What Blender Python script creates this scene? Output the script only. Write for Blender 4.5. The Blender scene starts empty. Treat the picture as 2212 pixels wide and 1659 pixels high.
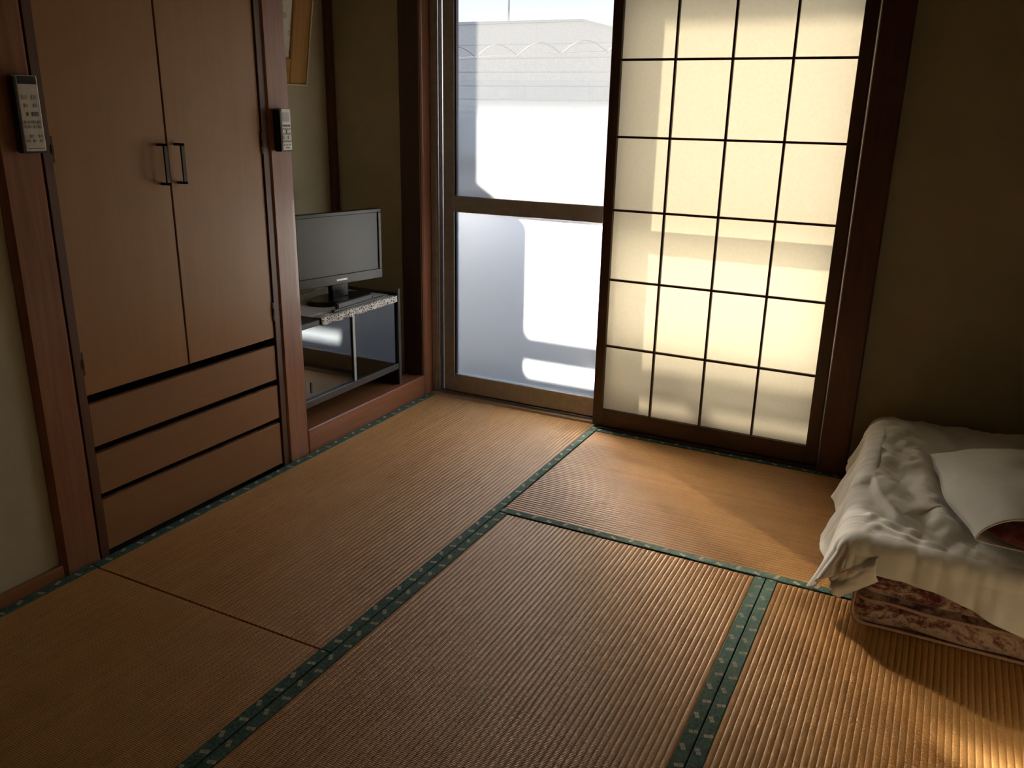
import bpy, bmesh, math, random
from mathutils import Vector, Matrix, noise
random.seed(7)
C = bpy.context.scene.collection
PI = math.pi

# ------------------------------------------------------------------ camera, sky, sun, exposure
cam_d = bpy.data.cameras.new('camera'); cam = bpy.data.objects.new('camera', cam_d); C.objects.link(cam)
cam_d.sensor_fit = 'HORIZONTAL'; cam_d.sensor_width = 36.0; cam_d.lens = 1817.34 / 2212 * 36.0
cam_d.clip_start = 0.02; cam_d.clip_end = 300
yaw, pitch, roll = math.radians(26.80), math.radians(17.85), math.radians(1.146)
fw = Vector((-math.sin(yaw) * math.cos(pitch), math.cos(yaw) * math.cos(pitch), -math.sin(pitch)))
rt = Vector((math.cos(yaw), math.sin(yaw), 0)); up = rt.cross(fw)
r2 = rt * math.cos(roll) + up * math.sin(roll); u2 = -rt * math.sin(roll) + up * math.cos(roll)
M = Matrix((r2, u2, -fw)).transposed().to_4x4(); M.translation = Vector((2.0638, -2.0656, 1.2715))
cam.matrix_world = M
bpy.context.scene.camera = cam

SUN_E, SKY_L = 58.0, 1.0
wd = bpy.data.worlds.new('sky'); bpy.context.scene.world = wd; wd.use_nodes = True
bg = wd.node_tree.nodes['Background']; bg.inputs[1].default_value = SKY_L
# hazy clear sky: pale bright horizon all round, bluer towards the zenith
_t = wd.node_tree; _tc = _t.nodes.new('ShaderNodeTexCoord'); _sp = _t.nodes.new('ShaderNodeSeparateXYZ'); _rp = _t.nodes.new('ShaderNodeValToRGB')
_t.links.new(_tc.outputs['Generated'], _sp.inputs[0]); _t.links.new(_sp.outputs[2], _rp.inputs[0]); _t.links.new(_rp.outputs[0], bg.inputs[0])
_e = _rp.color_ramp.elements; _e[0].position = 0.0; _e[0].color = (4.2, 4.25, 4.3, 1); _e[1].position = 1.0; _e[1].color = (0.35, 0.62, 1.15, 1)
_x = _e.new(0.16); _x.color = (2.2, 2.4, 2.7, 1); _x = _e.new(0.42); _x.color = (0.36, 0.54, 0.86, 1)
sd = bpy.data.lights.new('sun', 'SUN'); sd.energy = SUN_E; sd.angle = math.radians(1.6); sd.color = (1.0, 0.86, 0.68)
sun = bpy.data.objects.new('sun', sd); C.objects.link(sun)
el = math.radians(26.8)
SUN_D = Vector((0.8 * math.cos(el), -0.6 * math.cos(el), -math.sin(el)))
sun.rotation_euler = SUN_D.to_track_quat('-Z', 'Y').to_euler(); sun.location = (-4, 6, 5)
vs = bpy.context.scene.view_settings
vs.view_transform = 'Standard'; vs.look = 'None'; vs.exposure = 1.32; vs.gamma = 1.0; vs.use_curve_mapping = False

# ------------------------------------------------------------------ helpers
class NT:
    def __init__(s, name):
        s.m = bpy.data.materials.new(name); s.m.use_nodes = True; s.t = s.m.node_tree; s.t.nodes.clear()
        s.out = s.n('ShaderNodeOutputMaterial')
    def n(s, typ, **k):
        nd = s.t.nodes.new(typ)
        for a, b in k.items(): setattr(nd, a, b)
        return nd
    def l(s, a, b): s.t.links.new(a, b)
    def val(s, sock, v):
        if hasattr(v, 'is_linked') or isinstance(v, bpy.types.NodeSocket): s.l(v, sock)
        else: sock.default_value = v
    def math(s, op, a, b=None, c=None):
        nd = s.n('ShaderNodeMath', operation=op)
        for i, v in enumerate((a, b, c)):
            if v is not None: s.val(nd.inputs[i], v)
        return nd.outputs[0]
    def coord(s, scale=(1, 1, 1), rot=(0, 0, 0), kind='Object'):
        tc = s.n('ShaderNodeTexCoord'); mp = s.n('ShaderNodeMapping')
        mp.inputs['Scale'].default_value = scale; mp.inputs['Rotation'].default_value = rot
        s.l(tc.outputs[kind], mp.inputs[0]); return mp.outputs[0]
    def noise(s, vec, scale=5, detail=4, rough=0.55, dist=0):
        nd = s.n('ShaderNodeTexNoise'); s.l(vec, nd.inputs['Vector'])
        nd.inputs['Scale'].default_value = scale; nd.inputs['Detail'].default_value = detail
        nd.inputs['Roughness'].default_value = rough; nd.inputs['Distortion'].default_value = dist
        return nd.outputs['Fac']
    def ramp(s, fac, stops):
        nd = s.n('ShaderNodeValToRGB'); e = nd.color_ramp.elements
        while len(e) > len(stops): e.remove(e[-1])
        while len(e) < len(stops): e.new(1)
        for x, (p, c) in zip(e, stops): x.position = p; x.color = (*c, 1) if len(c) == 3 else c
        s.l(fac, nd.inputs[0]); return nd.outputs[0]
    def mixc(s, fac, a, b):
        nd = s.n('ShaderNodeMix', data_type='RGBA')
        s.val(nd.inputs[0], fac)
        for i, v in ((6, a), (7, b)):
            if isinstance(v, bpy.types.NodeSocket): s.l(v, nd.inputs[i])
            else: nd.inputs[i].default_value = (*v, 1)
        return nd.outputs[2]
    def bump(s, h, strength=0.3, dist=0.01):
        nd = s.n('ShaderNodeBump'); nd.inputs['Strength'].default_value = strength; nd.inputs['Distance'].default_value = dist
        s.l(h, nd.inputs['Height']); return nd.outputs[0]
    def pbr(s, color, rough=0.6, metal=0, normal=None, spec=0.5, sheen=0, coat=0):
        p = s.n('ShaderNodeBsdfPrincipled')
        if isinstance(color, bpy.types.NodeSocket): s.l(color, p.inputs['Base Color'])
        else: p.inputs['Base Color'].default_value = (*color, 1)
        s.val(p.inputs['Roughness'], rough); p.inputs['Metallic'].default_value = metal
        p.inputs['Specular IOR Level'].default_value = spec; p.inputs['Sheen Weight'].default_value = sheen
        p.inputs['Coat Weight'].default_value = coat
        if normal is not None: s.l(normal, p.inputs['Normal'])
        s.l(p.outputs[0], s.out.inputs[0]); return p

def plain(name, col, rough=0.5, metal=0, spec=0.5, nscale=40, amt=0.12):
    t = NT(name); v = t.coord(); f = t.noise(v, nscale, 3)
    lo = tuple(c * (1 - amt) for c in col); hi = tuple(min(1, c * (1 + amt)) for c in col)
    t.pbr(t.ramp(f, [(0.3, lo), (0.7, hi)]), rough, metal, spec=spec); return t.m
def wood(name, c1, c2, axis='Z', scale=1.0, rough=0.45, contrast=(0.35, 0.7), spec=0.5, coat=0):
    t = NT(name)
    st = {'X': (1.2, 22, 22), 'Y': (22, 1.2, 22), 'Z': (22, 22, 1.2)}[axis]
    v = t.coord(tuple(a * scale for a in st)); f = t.noise(v, 2.0, 6, 0.6, 0.6)
    st2 = tuple(a * scale * (6 if a > 5 else 1.5) for a in st)
    f2 = t.noise(t.coord(st2), 3.0, 3)
    g = t.math('ADD', t.math('MULTIPLY', f, 0.75), t.math('MULTIPLY', f2, 0.25))
    t.pbr(t.ramp(g, [(contrast[0], c1), (contrast[1], c2)]), rough, normal=t.bump(g, 0.15, 0.002), spec=spec, coat=coat)
    return t.m
def plaster(name, col):
    t = NT(name); v = t.coord(); f = t.noise(v, 2.5, 5, 0.6); g = t.noise(v, 350, 2)
    c = t.ramp(f, [(0.3, tuple(x * 0.9 for x in col)), (0.7, tuple(min(1, x * 1.08) for x in col))])
    t.pbr(c, 0.95, normal=t.bump(g, 0.35, 0.0015), spec=0.15); return t.m

def wloc(o):
    v = Vector((0, 0, 0))
    while o is not None: v = v + o.location; o = o.parent
    return v
def link(name, me, mat, parent=None, local=False, smooth=False):
    o = bpy.data.objects.new(name, me); C.objects.link(o)
    if mat is not None: me.materials.append(mat)
    if parent is not None:
        if not local:
            off = wloc(parent); me.transform(Matrix.Translation(-off))
        o.parent = parent
    else:
        # origin at the base centre of the mesh
        xs = [v.co for v in me.vertices]
        ctr = Vector(((min(v.x for v in xs) + max(v.x for v in xs)) / 2, (min(v.y for v in xs) + max(v.y for v in xs)) / 2, min(v.z for v in xs)))
        me.transform(Matrix.Translation(-ctr)); o.location = ctr
    if smooth:
        for p in me.polygons: p.use_smooth = True
    return o
def bm_box(bm, x0, x1, y0, y1, z0, z1, bev=0.0, seg=1):
    vs_ = [bm.verts.new((x, y, z)) for x in (x0, x1) for y in (y0, y1) for z in (z0, z1)]
    fs = [(0, 1, 3, 2), (4, 6, 7, 5), (0, 4, 5, 1), (2, 3, 7, 6), (0, 2, 6, 4), (1, 5, 7, 3)]
    faces = [bm.faces.new([vs_[i] for i in f]) for f in fs]
    if bev > 0:
        es = set(e for f in faces for e in f.edges)
        bmesh.ops.bevel(bm, geom=list(es), offset=bev, segments=seg, affect='EDGES', profile=0.5)
def bm_mesh(bm, name):
    me = bpy.data.meshes.new(name); bmesh.ops.recalc_face_normals(bm, faces=bm.faces[:]); bm.to_mesh(me); bm.free(); return me
def box(name, x0, x1, y0, y1, z0, z1, mat, parent=None, bev=0.0, seg=1, local=False, smooth=False):
    bm = bmesh.new(); bm_box(bm, x0, x1, y0, y1, z0, z1, bev, seg)
    return link(name, bm_mesh(bm, name), mat, parent, local, smooth)
def boxes(name, lst, mat, parent=None, bev=0.0, local=False):
    bm = bmesh.new()
    for b in lst: bm_box(bm, *b, bev)
    return link(name, bm_mesh(bm, name), mat, parent, local)
def tube(name, pts, r, mat, parent=None, seg=8, local=False, closed=False):
    bm = bmesh.new(); P = [Vector(p) for p in pts]; rings = []
    n = len(P)
    for i, p in enumerate(P):
        a = P[(i - 1) % n] if (i > 0 or closed) else p; b = P[(i + 1) % n] if (i < n - 1 or closed) else p
        t = (b - a).normalized(); ref = Vector((0, 0, 1)) if abs(t.z) < 0.9 else Vector((1, 0, 0))
        u = t.cross(ref).normalized(); w = t.cross(u)
        rings.append([bm.verts.new(p + u * r * math.cos(k * 2 * PI / seg) + w * r * math.sin(k * 2 * PI / seg)) for k in range(seg)])
    for i in range(n if closed else n - 1):
        A, B = rings[i], rings[(i + 1) % n]
        for k in range(seg): bm.faces.new((A[k], A[(k + 1) % seg], B[(k + 1) % seg], B[k]))
    if not closed: bm.faces.new(rings[0][::-1]); bm.faces.new(rings[-1])
    return link(name, bm_mesh(bm, name), mat, parent, local, True)
def struct(o, label=None):
    o['kind'] = 'structure'
    if label: o['label'] = label
    return o
def tag(o, label, cat, group=None):
    o['label'] = label; o['category'] = cat
    if group: o['group'] = group
    return o
def thing(name, label, cat, loc, rot=(0, 0, 0), group=None):
    o = bpy.data.objects.new(name, None); C.objects.link(o); o.empty_display_size = 0.05
    o.location = loc; o.rotation_euler = rot
    return tag(o, label, cat, group)
def sroot(name, loc, label=None):
    o = bpy.data.objects.new(name, None); C.objects.link(o); o.empty_display_size = 0.05
    o.location = loc; return struct(o, label)

# ------------------------------------------------------------------ materials
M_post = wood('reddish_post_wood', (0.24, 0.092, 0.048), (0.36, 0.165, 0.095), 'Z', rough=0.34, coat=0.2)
M_postY = wood('reddish_sill_wood', (0.24, 0.09, 0.042), (0.38, 0.16, 0.08), 'Y', rough=0.34, coat=0.15)
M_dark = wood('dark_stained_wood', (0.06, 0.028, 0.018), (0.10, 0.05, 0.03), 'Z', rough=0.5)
M_darkX = wood('dark_stained_rail_wood', (0.06, 0.028, 0.018), (0.10, 0.05, 0.03), 'X', rough=0.5)
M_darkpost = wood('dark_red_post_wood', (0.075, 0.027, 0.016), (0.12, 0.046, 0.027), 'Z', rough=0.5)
M_closet = wood('closet_door_veneer', (0.325, 0.152, 0.054), (0.36, 0.175, 0.066), 'Z', 0.9, rough=0.42, contrast=(0.3, 0.7))
M_drawer = wood('closet_drawer_veneer', (0.275, 0.128, 0.053), (0.315, 0.152, 0.065), 'Y', 0.9, rough=0.42, contrast=(0.3, 0.7))
M_jamb = wood('dark_jamb_wood', (0.09, 0.035, 0.022), (0.14, 0.06, 0.035), 'Z')
M_board = wood('alcove_board_wood', (0.20, 0.085, 0.036), (0.33, 0.15, 0.065), 'Y', rough=0.3)
M_plaster = plaster('olive_sand_plaster', (0.45, 0.395, 0.265))
M_backwall = plaster('brown_back_wall', (0.17, 0.13, 0.085))
M_plaster2 = plaster('beige_plaster', (0.52, 0.47, 0.34))
M_ceil = wood('ceiling_boards', (0.15, 0.085, 0.045), (0.22, 0.13, 0.07), 'X', rough=0.6)
M_alum = plain('bronze_aluminium', (0.44, 0.42, 0.40), 0.45, 0.25)
M_alum2 = plain('light_aluminium', (0.36, 0.34, 0.31), 0.35, 0.8)
M_black = plain('black_plastic', (0.012, 0.012, 0.013), 0.35)
M_blackg = plain('glossy_black_plastic', (0.008, 0.008, 0.009), 0.25, 0, 0.25)
M_iron = plain('dark_iron', (0.05, 0.04, 0.035), 0.4, 0.7)
M_grey = plain('grey_plastic', (0.16, 0.16, 0.165), 0.4)
M_bwhite = plain('outdoor_pale_paint', (0.30, 0.31, 0.325), 0.7)
M_bgrey = plain('neighbour_siding', (0.47, 0.48, 0.50), 0.85)
M_roof = plain('neighbour_roof_metal', (0.40, 0.42, 0.46), 0.8)
M_conc = plain('outdoor_concrete', (0.11, 0.115, 0.12), 0.9)

def m_tatami(axis):
    t = NT('tatami_straw_' + axis)
    a = {'Y': (1, 0), 'X': (0, 1)}[axis]
    tc = t.n('ShaderNodeTexCoord'); sp = t.n('ShaderNodeSeparateXYZ'); t.l(tc.outputs['Object'], sp.inputs[0])
    L = sp.outputs[1] if axis == 'Y' else sp.outputs[0]; W = sp.outputs[0] if axis == 'Y' else sp.outputs[1]
    st = (40, 6, 10) if axis == 'Y' else (6, 40, 10)
    big = t.noise(t.coord(), 1.6, 4, 0.55); mid = t.noise(t.coord((6, 6, 6)), 3, 4)
    straw = t.noise(t.coord((60, 420, 20) if axis == 'Y' else (420, 60, 20)), 1.0, 2)
    row = t.math('MULTIPLY', W, 1 / 0.01486)
    hue = t.n('ShaderNodeTexWhiteNoise', noise_dimensions='1D'); t.l(t.math('FLOOR', row), hue.inputs[1])
    f = t.math('ADD', t.math('MULTIPLY', big, 0.35), t.math('ADD', t.math('MULTIPLY', straw, 0.35), t.math('ADD', t.math('MULTIPLY', mid, 0.2), t.math('MULTIPLY', hue.outputs[0], 0.1))))
    col = t.ramp(f, [(0.32, (0.44, 0.205, 0.058)), (0.5, (0.55, 0.28, 0.088)), (0.7, (0.63, 0.35, 0.125))])
    wv = t.math('SINE', t.math('MULTIPLY', L, 2 * PI / 0.0048))
    h = t.math('ADD', t.math('MULTIPLY', wv, 0.35), straw)
    t.pbr(col, 0.39, normal=t.bump(h, 0.5, 0.0012), spec=0.45); return t.m
M_tatY, M_tatX = m_tatami('Y'), m_tatami('X')

def m_border(axis):
    # green cloth edging with a woven motif of small pale blocks, two per repeat
    t = NT('tatami_border_cloth_' + axis)
    tc = t.n('ShaderNodeTexCoord'); sp = t.n('ShaderNodeSeparateXYZ'); t.l(tc.outputs['Object'], sp.inputs[0])
    L = sp.outputs[1] if axis == 'Y' else sp.outputs[0]; W = sp.outputs[0] if axis == 'Y' else sp.outputs[1]
    per = 0.112
    ph = t.math('SUBTRACT', t.math('FLOORED_MODULO', L, per), per / 2)
    def motif(u0, v0, ang, hl, hw):
        u = t.math('SUBTRACT', ph, u0); v = t.math('SUBTRACT', W, v0); c_, s_ = math.cos(ang), math.sin(ang)
        a = t.math('ADD', t.math('MULTIPLY', u, c_), t.math('MULTIPLY', v, s_))
        b = t.math('SUBTRACT', t.math('MULTIPLY', v, c_), t.math('MULTIPLY', u, s_))
        ia = t.math('LESS_THAN', t.math('ABSOLUTE', a), hl); ib = t.math('LESS_THAN', t.math('ABSOLUTE', b), hw)
        # a gap in the middle and a darker dot in each of the two blocks
        gap = t.math('GREATER_THAN', t.math('ABSOLUTE', a), 0.0007)
        da = t.math('SUBTRACT', t.math('ABSOLUTE', a), hl * 0.5)
        dot = t.math('GREATER_THAN', t.math('ADD', t.math('ABSOLUTE', da), t.math('ABSOLUTE', b)), 0.0016)
        return t.math('MULTIPLY', t.math('MULTIPLY', ia, ib), t.math('MULTIPLY', gap, t.math('ADD', t.math('MULTIPLY', dot, 0.6), 0.4)))
    m = t.math('MAXIMUM', motif(-0.028, 0.004, math.radians(70), 0.0098, 0.0050), motif(0.028, -0.004, math.radians(-28), 0.0098, 0.0050))
    ghost = t.noise(t.coord((60, 60, 60)), 2.2, 2)
    base = t.ramp(ghost, [(0.35, (0.032, 0.075, 0.070)), (0.55, (0.065, 0.14, 0.108)), (0.75, (0.13, 0.19, 0.125))])
    thread = t.math('SINE', t.math('MULTIPLY', L, 2 * PI / 0.0016))
    t.pbr(t.mixc(m, base, (0.50, 0.46, 0.33)), 0.75, normal=t.bump(t.math('ADD', thread, t.math('MULTIPLY', m, 2.0)), 0.25, 0.0006), spec=0.3)
    return t.m
M_brdY, M_brdX = m_border('Y'), m_border('X')

def m_film(name, clear_above=None):
    # frosted glass / privacy film: scatters most of the light widely, some of it forwards, lets a little straight through
    t = NT(name)
    tl = t.n('ShaderNodeBsdfTranslucent'); tl.inputs[0].default_value = (0.68, 0.79, 0.93, 1)
    rf = t.n('ShaderNodeMixShader'); rf.inputs[0].default_value = 0.5     # uneven surface: bends the light both ways
    for k, (ior, rg) in enumerate(((1.12, 0.80), (0.93, 0.85))):
        q = t.n('ShaderNodeBsdfRefraction'); q.inputs['Roughness'].default_value = rg; q.inputs['IOR'].default_value = ior
        q.inputs[0].default_value = (1, 1, 1, 1); t.l(q.outputs[0], rf.inputs[1 + k])
    tr = t.n('ShaderNodeBsdfTransparent'); tr.inputs[0].default_value = (0.95, 0.97, 0.98, 1)
    m0 = t.n('ShaderNodeMixShader'); m0.inputs[0].default_value = FWD
    t.l(tl.outputs[0], m0.inputs[1]); t.l(rf.outputs[0], m0.inputs[2])
    mx = t.n('ShaderNodeMixShader')
    if clear_above is None: mx.inputs[0].default_value = 0.012
    else:
        tc = t.n('ShaderNodeTexCoord'); sp = t.n('ShaderNodeSeparateXYZ'); t.l(tc.outputs['Object'], sp.inputs[0])
        mr = t.n('ShaderNodeMapRange', interpolation_type='SMOOTHSTEP'); t.l(sp.outputs[2], mr.inputs[0])
        mr.inputs[1].default_value = clear_above - 0.09; mr.inputs[2].default_value = clear_above + 0.03
        mr.inputs[3].default_value = 0.052; mr.inputs[4].default_value = 1.0
        t.l(mr.outputs[0], mx.inputs[0])
    t.l(m0.outputs[0], mx.inputs[1]); t.l(tr.outputs[0], mx.inputs[2])
    t.l(mx.outputs[0], t.out.inputs[0]); return t.m
FWD = 0.66
def m_clear(name, veil=0.2, tint=(0.9, 0.94, 0.95)):
    t = NT(name)
    tl = t.n('ShaderNodeBsdfTranslucent'); tl.inputs[0].default_value = (0.8, 0.84, 0.88, 1)
    tr = t.n('ShaderNodeBsdfTransparent'); tr.inputs[0].default_value = (*tint, 1)
    gl = t.n('ShaderNodeBsdfGlossy'); gl.inputs['Roughness'].default_value = 0.03
    mx = t.n('ShaderNodeMixShader'); mx.inputs[0].default_value = veil
    t.l(tr.outputs[0], mx.inputs[1]); t.l(tl.outputs[0], mx.inputs[2])
    m2 = t.n('ShaderNodeMixShader'); m2.inputs[0].default_value = 0.06
    t.l(mx.outputs[0], m2.inputs[1]); t.l(gl.outputs[0], m2.inputs[2])
    t.l(m2.outputs[0], t.out.inputs[0]); return t.m
M_frost = m_film('frosted_glass')
M_film = m_film('frosted_film_fading_at_top', 0.385)
M_clear = m_clear('dusty_clear_glass', 0.024, (0.14, 0.142, 0.144))
M_clear2 = m_clear('window_glass_behind_paper', 0.105, (0.093, 0.095, 0.098))
M_frost2 = m_clear('frosted_glass_behind_paper', 0.225, (0.08, 0.082, 0.085))
t = NT('shoji_paper')
f = t.noise(t.coord((30, 30, 30)), 3, 4)
col = t.ramp(f, [(0.3, (0.79, 0.755, 0.655)), (0.7, (0.83, 0.795, 0.70))])
tl = t.n('ShaderNodeBsdfTranslucent'); df = t.n('ShaderNodeBsdfDiffuse'); mx = t.n('ShaderNodeMixShader'); mx.inputs[0].default_value = 0.4
t.l(col, tl.inputs[0]); t.l(col, df.inputs[0]); t.l(tl.outputs[0], mx.inputs[1]); t.l(df.outputs[0], mx.inputs[2]); t.l(mx.outputs[0], t.out.inputs[0])
M_paper = t.m

# ------------------------------------------------------------------ room shell (x to the right along the window wall, y towards it)
XR, YB, YW, ZC = 2.64, -2.42, 1.10, 2.40
struct(box('floor', -0.62, XR + 0.1, YB - 0.1, 1.10, -0.12, -0.06, M_conc))
struct(box('ceiling', -0.62, XR + 0.1, YB - 0.1, 1.32, ZC, ZC + 0.08, M_ceil))
struct(box('wall_right', XR, XR + 0.1, YB - 0.1, 1.30, -0.12, ZC, M_plaster2))
struct(box('wall_back', -0.12, XR, YB - 0.1, YB, -0.12, ZC, M_backwall))
struct(box('wall_left', -0.12, -0.018, YB, -0.76, -0.12, ZC, M_plaster2))
struct(box('baseboard_left', -0.018, 0.0, YB, -0.762, -0.06, 0.032, M_postY, bev=0.003))
struct(boxes('wall_window', [(1.875, XR, 1.13, 1.29, -0.12, ZC), (0.0, 1.875, 1.13, 1.29, 1.90, ZC)], M_plaster))
struct(box('baseboard_window', 1.875, XR, 1.10, 1.13, -0.06, 0.012, M_darkX, bev=0.003))
struct(box('wall_closet_back', -0.62, -0.56, -0.80, 0.285, -0.12, ZC, M_plaster))
struct(box('wall_closet_side', -0.56, -0.025, -0.80, -0.765, -0.12, ZC, M_plaster))
struct(box('wall_over_closet', -0.10, -0.012, -0.64, 0.182, 1.80, ZC, M_plaster))
struct(box('wall_closet_divider', -0.56, -0.10, 0.23, 0.285, -0.12, ZC, M_plaster))
struct(box('wall_alcove_back', -0.56, -0.48, 0.285, 1.20, -0.12, ZC, M_plaster))
struct(box('wall_alcove_side', -0.48, -0.11, 1.112, 1.20, -0.12, ZC, M_plaster))
# posts
struct(box('trim_1', -0.10, 0.0, -0.762, -0.638, -0.06, ZC, M_post, bev=0.014), 'reddish wooden post left of the closet')
struct(box('trim_2', -0.11, 0.0, 0.180, 0.287, -0.06, ZC, M_post, bev=0.005), 'reddish wooden post between closet and alcove')
struct(box('trim_3', -0.11, 0.0, 1.112, 1.235, -0.06, ZC, M_post, bev=0.006), 'reddish wooden post between alcove and window')
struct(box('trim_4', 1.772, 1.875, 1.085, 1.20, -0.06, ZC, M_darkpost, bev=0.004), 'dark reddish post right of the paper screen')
struct(box('trim_5', -0.48, -0.452, 1.075, 1.112, 0.09, ZC, M_jamb, bev=0.002), 'dark corner strip in the alcove')
struct(box('trim_6', 0.0, 1.772, 1.09, 1.26, 1.80, 1.90, M_darkX, bev=0.003), 'dark lintel over the window')
struct(box('post_shade_strip', -0.11, -0.010, 1.1065, 1.112, 0.09, ZC, M_dark, bev=0.001), 'dark strip standing in for shade on the alcove side of the post')  # added dark strip: the shade on this post face, put in as colour
# alcove floor and its front beam
struct(box('trim_7', -0.045, 0.0, 0.287, 1.112, -0.06, 0.092, M_postY, bev=0.004), 'reddish wooden front beam of the alcove')
struct(box('alcove_floor', -0.48, -0.045, 0.285, 1.112, -0.12, 0.088, M_board))
# thin strip of wood in front of the closet and under the window
M_sill = wood('worn_sill_wood', (0.30, 0.20, 0.12), (0.42, 0.30, 0.19), 'X', rough=0.4)
struct(box('trim_8', 0.0, 0.881, 1.150, 1.176, -0.06, 0.004, M_sill, bev=0.002), 'worn wooden strip between tatami and the glass door')
struct(box('trim_9', 0.882, 1.772, 1.100, 1.176, -0.06, 0.006, M_darkX, bev=0.002), 'dark grooved sill under the paper screen')

# ------------------------------------------------------------------ tatami mats
BW = 0.031
def mat_mesh(w, l):
    # straw ridges along the length, real relief; top of the ridges at z=0
    n = int(round((w) / 0.01486)); bm = bmesh.new(); prof = []
    for i in range(n):
        for k, zz in ((0.0, -0.0016), (0.07, -0.0012), (0.17, -0.0005), (0.35, 0.0), (0.65, 0.0), (0.83, -0.0005), (0.93, -0.0012)):
            prof.append((-w / 2 + (i + k) * w / n, zz))
    prof.append((w / 2, -0.0016))
    A = [bm.verts.new((x, -l / 2, z)) for x, z in prof]; B = [bm.verts.new((x, l / 2, z)) for x, z in prof]
    for i in range(len(prof) - 1): bm.faces.new((A[i], A[i + 1], B[i + 1], B[i]))
    a0 = bm.verts.new((-w / 2, -l / 2, -0.055)); a1 = bm.verts.new((w / 2, -l / 2, -0.055))
    b0 = bm.verts.new((-w / 2, l / 2, -0.055)); b1 = bm.verts.new((w / 2, l / 2, -0.055))
    bm.faces.new([a0, a1] + A[::-1]); bm.faces.new([b1, b0] + B); bm.faces.new((A[0], B[0], b0, a0)); bm.faces.new((B[-1], A[-1], a1, b1)); bm.faces.new((a0, b0, b1, a1))
    return bm_mesh(bm, 'straw')
def tatami(x0, x1, y0, y1, label, dz=0.0):
    g = 0.0012; along_y = (y1 - y0) > (x1 - x0)
    w, l = (x1 - x0 - 2 * g, y1 - y0 - 2 * g) if along_y else (y1 - y0 - 2 * g, x1 - x0 - 2 * g)
    root = thing('tatami_mat', label, 'tatami mat', ((x0 + x1) / 2, (y0 + y1) / 2, -0.060 + dz), group='tatami mats covering the floor')
    me = mat_mesh(w - 2 * BW, l - 0.006)
    if not along_y: me.transform(Matrix.Rotation(-PI / 2, 4, 'Z'))
    me.transform(Matrix.Translation((0, 0, 0.060 - 0.003)))
    link('straw_surface', me, M_tatY if along_y else M_tatX, root, local=True)
    for s in (-1, 1):
        bm = bmesh.new()
        bm_box(bm, -BW / 2, BW / 2, -l / 2, l / 2, 0.002, 0.0585, 0.0015)
        me = bm_mesh(bm, 'border')
        if not along_y: me.transform(Matrix.Rotation(-PI / 2, 4, 'Z'))
        if s < 0: me.transform(Matrix.Rotation(PI, 4, 'Z'))
        o = link('border', me, M_brdY if along_y else M_brdX, root, local=True)
        d = s * (w / 2 - BW / 2)
        o.location = (d, 0, 0) if along_y else (0, d, 0)
    return root
YS = -0.684; YC = 0.200
tatami(0.003, 0.880, YS, 1.146, 'tatami mat lying along the closet drawers and the alcove, reaching the glass door')
tatami(0.003, 0.880, YB, YS, 'dim tatami mat along the plain left wall before the closet', 0.001)
tatami(0.880, XR - 0.002, YC, 1.098, 'tatami mat lying crosswise under the paper screen and the bedding', 0.001)
tatami(0.880, 1.760, -1.54, YC, 'tatami mat with sheen in the middle of the room, bordered green on both sides')
tatami(1.760, XR - 0.002, -1.54, YC, 'sunlit tatami mat in front of the bedding where its shadow falls', 0.0005)
tatami(0.880, XR - 0.002, YB, -1.54, 'tatami mat lying crosswise at the back wall')

# ------------------------------------------------------------------ closet
cl = thing('built_in_closet', 'brown wood veneer built-in closet with two doors over three drawers', 'closet', (-0.25, -0.23, -0.06))
xf = -0.012
boxes('jamb', [(-0.55, -0.006, -0.638, -0.612, -0.058, 1.80), (-0.55, -0.006, 0.152, 0.180, -0.058, 1.80), (-0.55, -0.006, -0.612, 0.152, 1.765, 1.80)], M_jamb, cl, 0.001)
boxes('body', [(-0.55, -0.045, -0.612, -0.60, -0.058, 1.765), (-0.55, -0.045, 0.14, 0.152, -0.058, 1.765), (-0.55, -0.535, -0.60, 0.14, -0.058, 1.765), (-0.535, -0.045, -0.60, 0.14, 0.478, 0.494)], M_dark, cl)
def closet_door(y0, y1, hy, hinge_y):
    d = box('door', xf - 0.022, xf, y0, y1, 0.490, 1.762, M_closet, cl, 0.0015)
    # flat bow handle
    z0, z1, s = 1.050, 1.168, 0.007
    boxes('handle', [(xf, xf + 0.030, hy, hy + 0.012, z0, z0 + s), (xf, xf + 0.030, hy, hy + 0.012, z1 - s, z1), (xf + 0.024, xf + 0.030, hy, hy + 0.012, z0, z1)], M_iron, d)
    for z in (0.585, 1.16):
        boxes('hinge', [(xf - 0.004, xf + 0.005, hinge_y - 0.004, hinge_y + 0.004, z - 0.033, z + 0.033), (xf - 0.004, xf + 0.008, hinge_y - 0.003, hinge_y + 0.003, z - 0.012, z + 0.012)], M_iron, d)
closet_door(-0.610, -0.2425, -0.277, -0.611)
closet_door(-0.2375, 0.150, -0.214, 0.151)
for z0, z1 in ((0.004, 0.166), (0.186, 0.312), (0.334, 0.462)):
    d = box('drawer', xf - 0.018, xf, -0.608, 0.148, z0, z1, M_drawer, cl, 0.0015)
    box('drawer_box', -0.50, xf - 0.018, -0.59, 0.13, z0 + 0.01, z1 - 0.035, M_dark, d)

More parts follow.
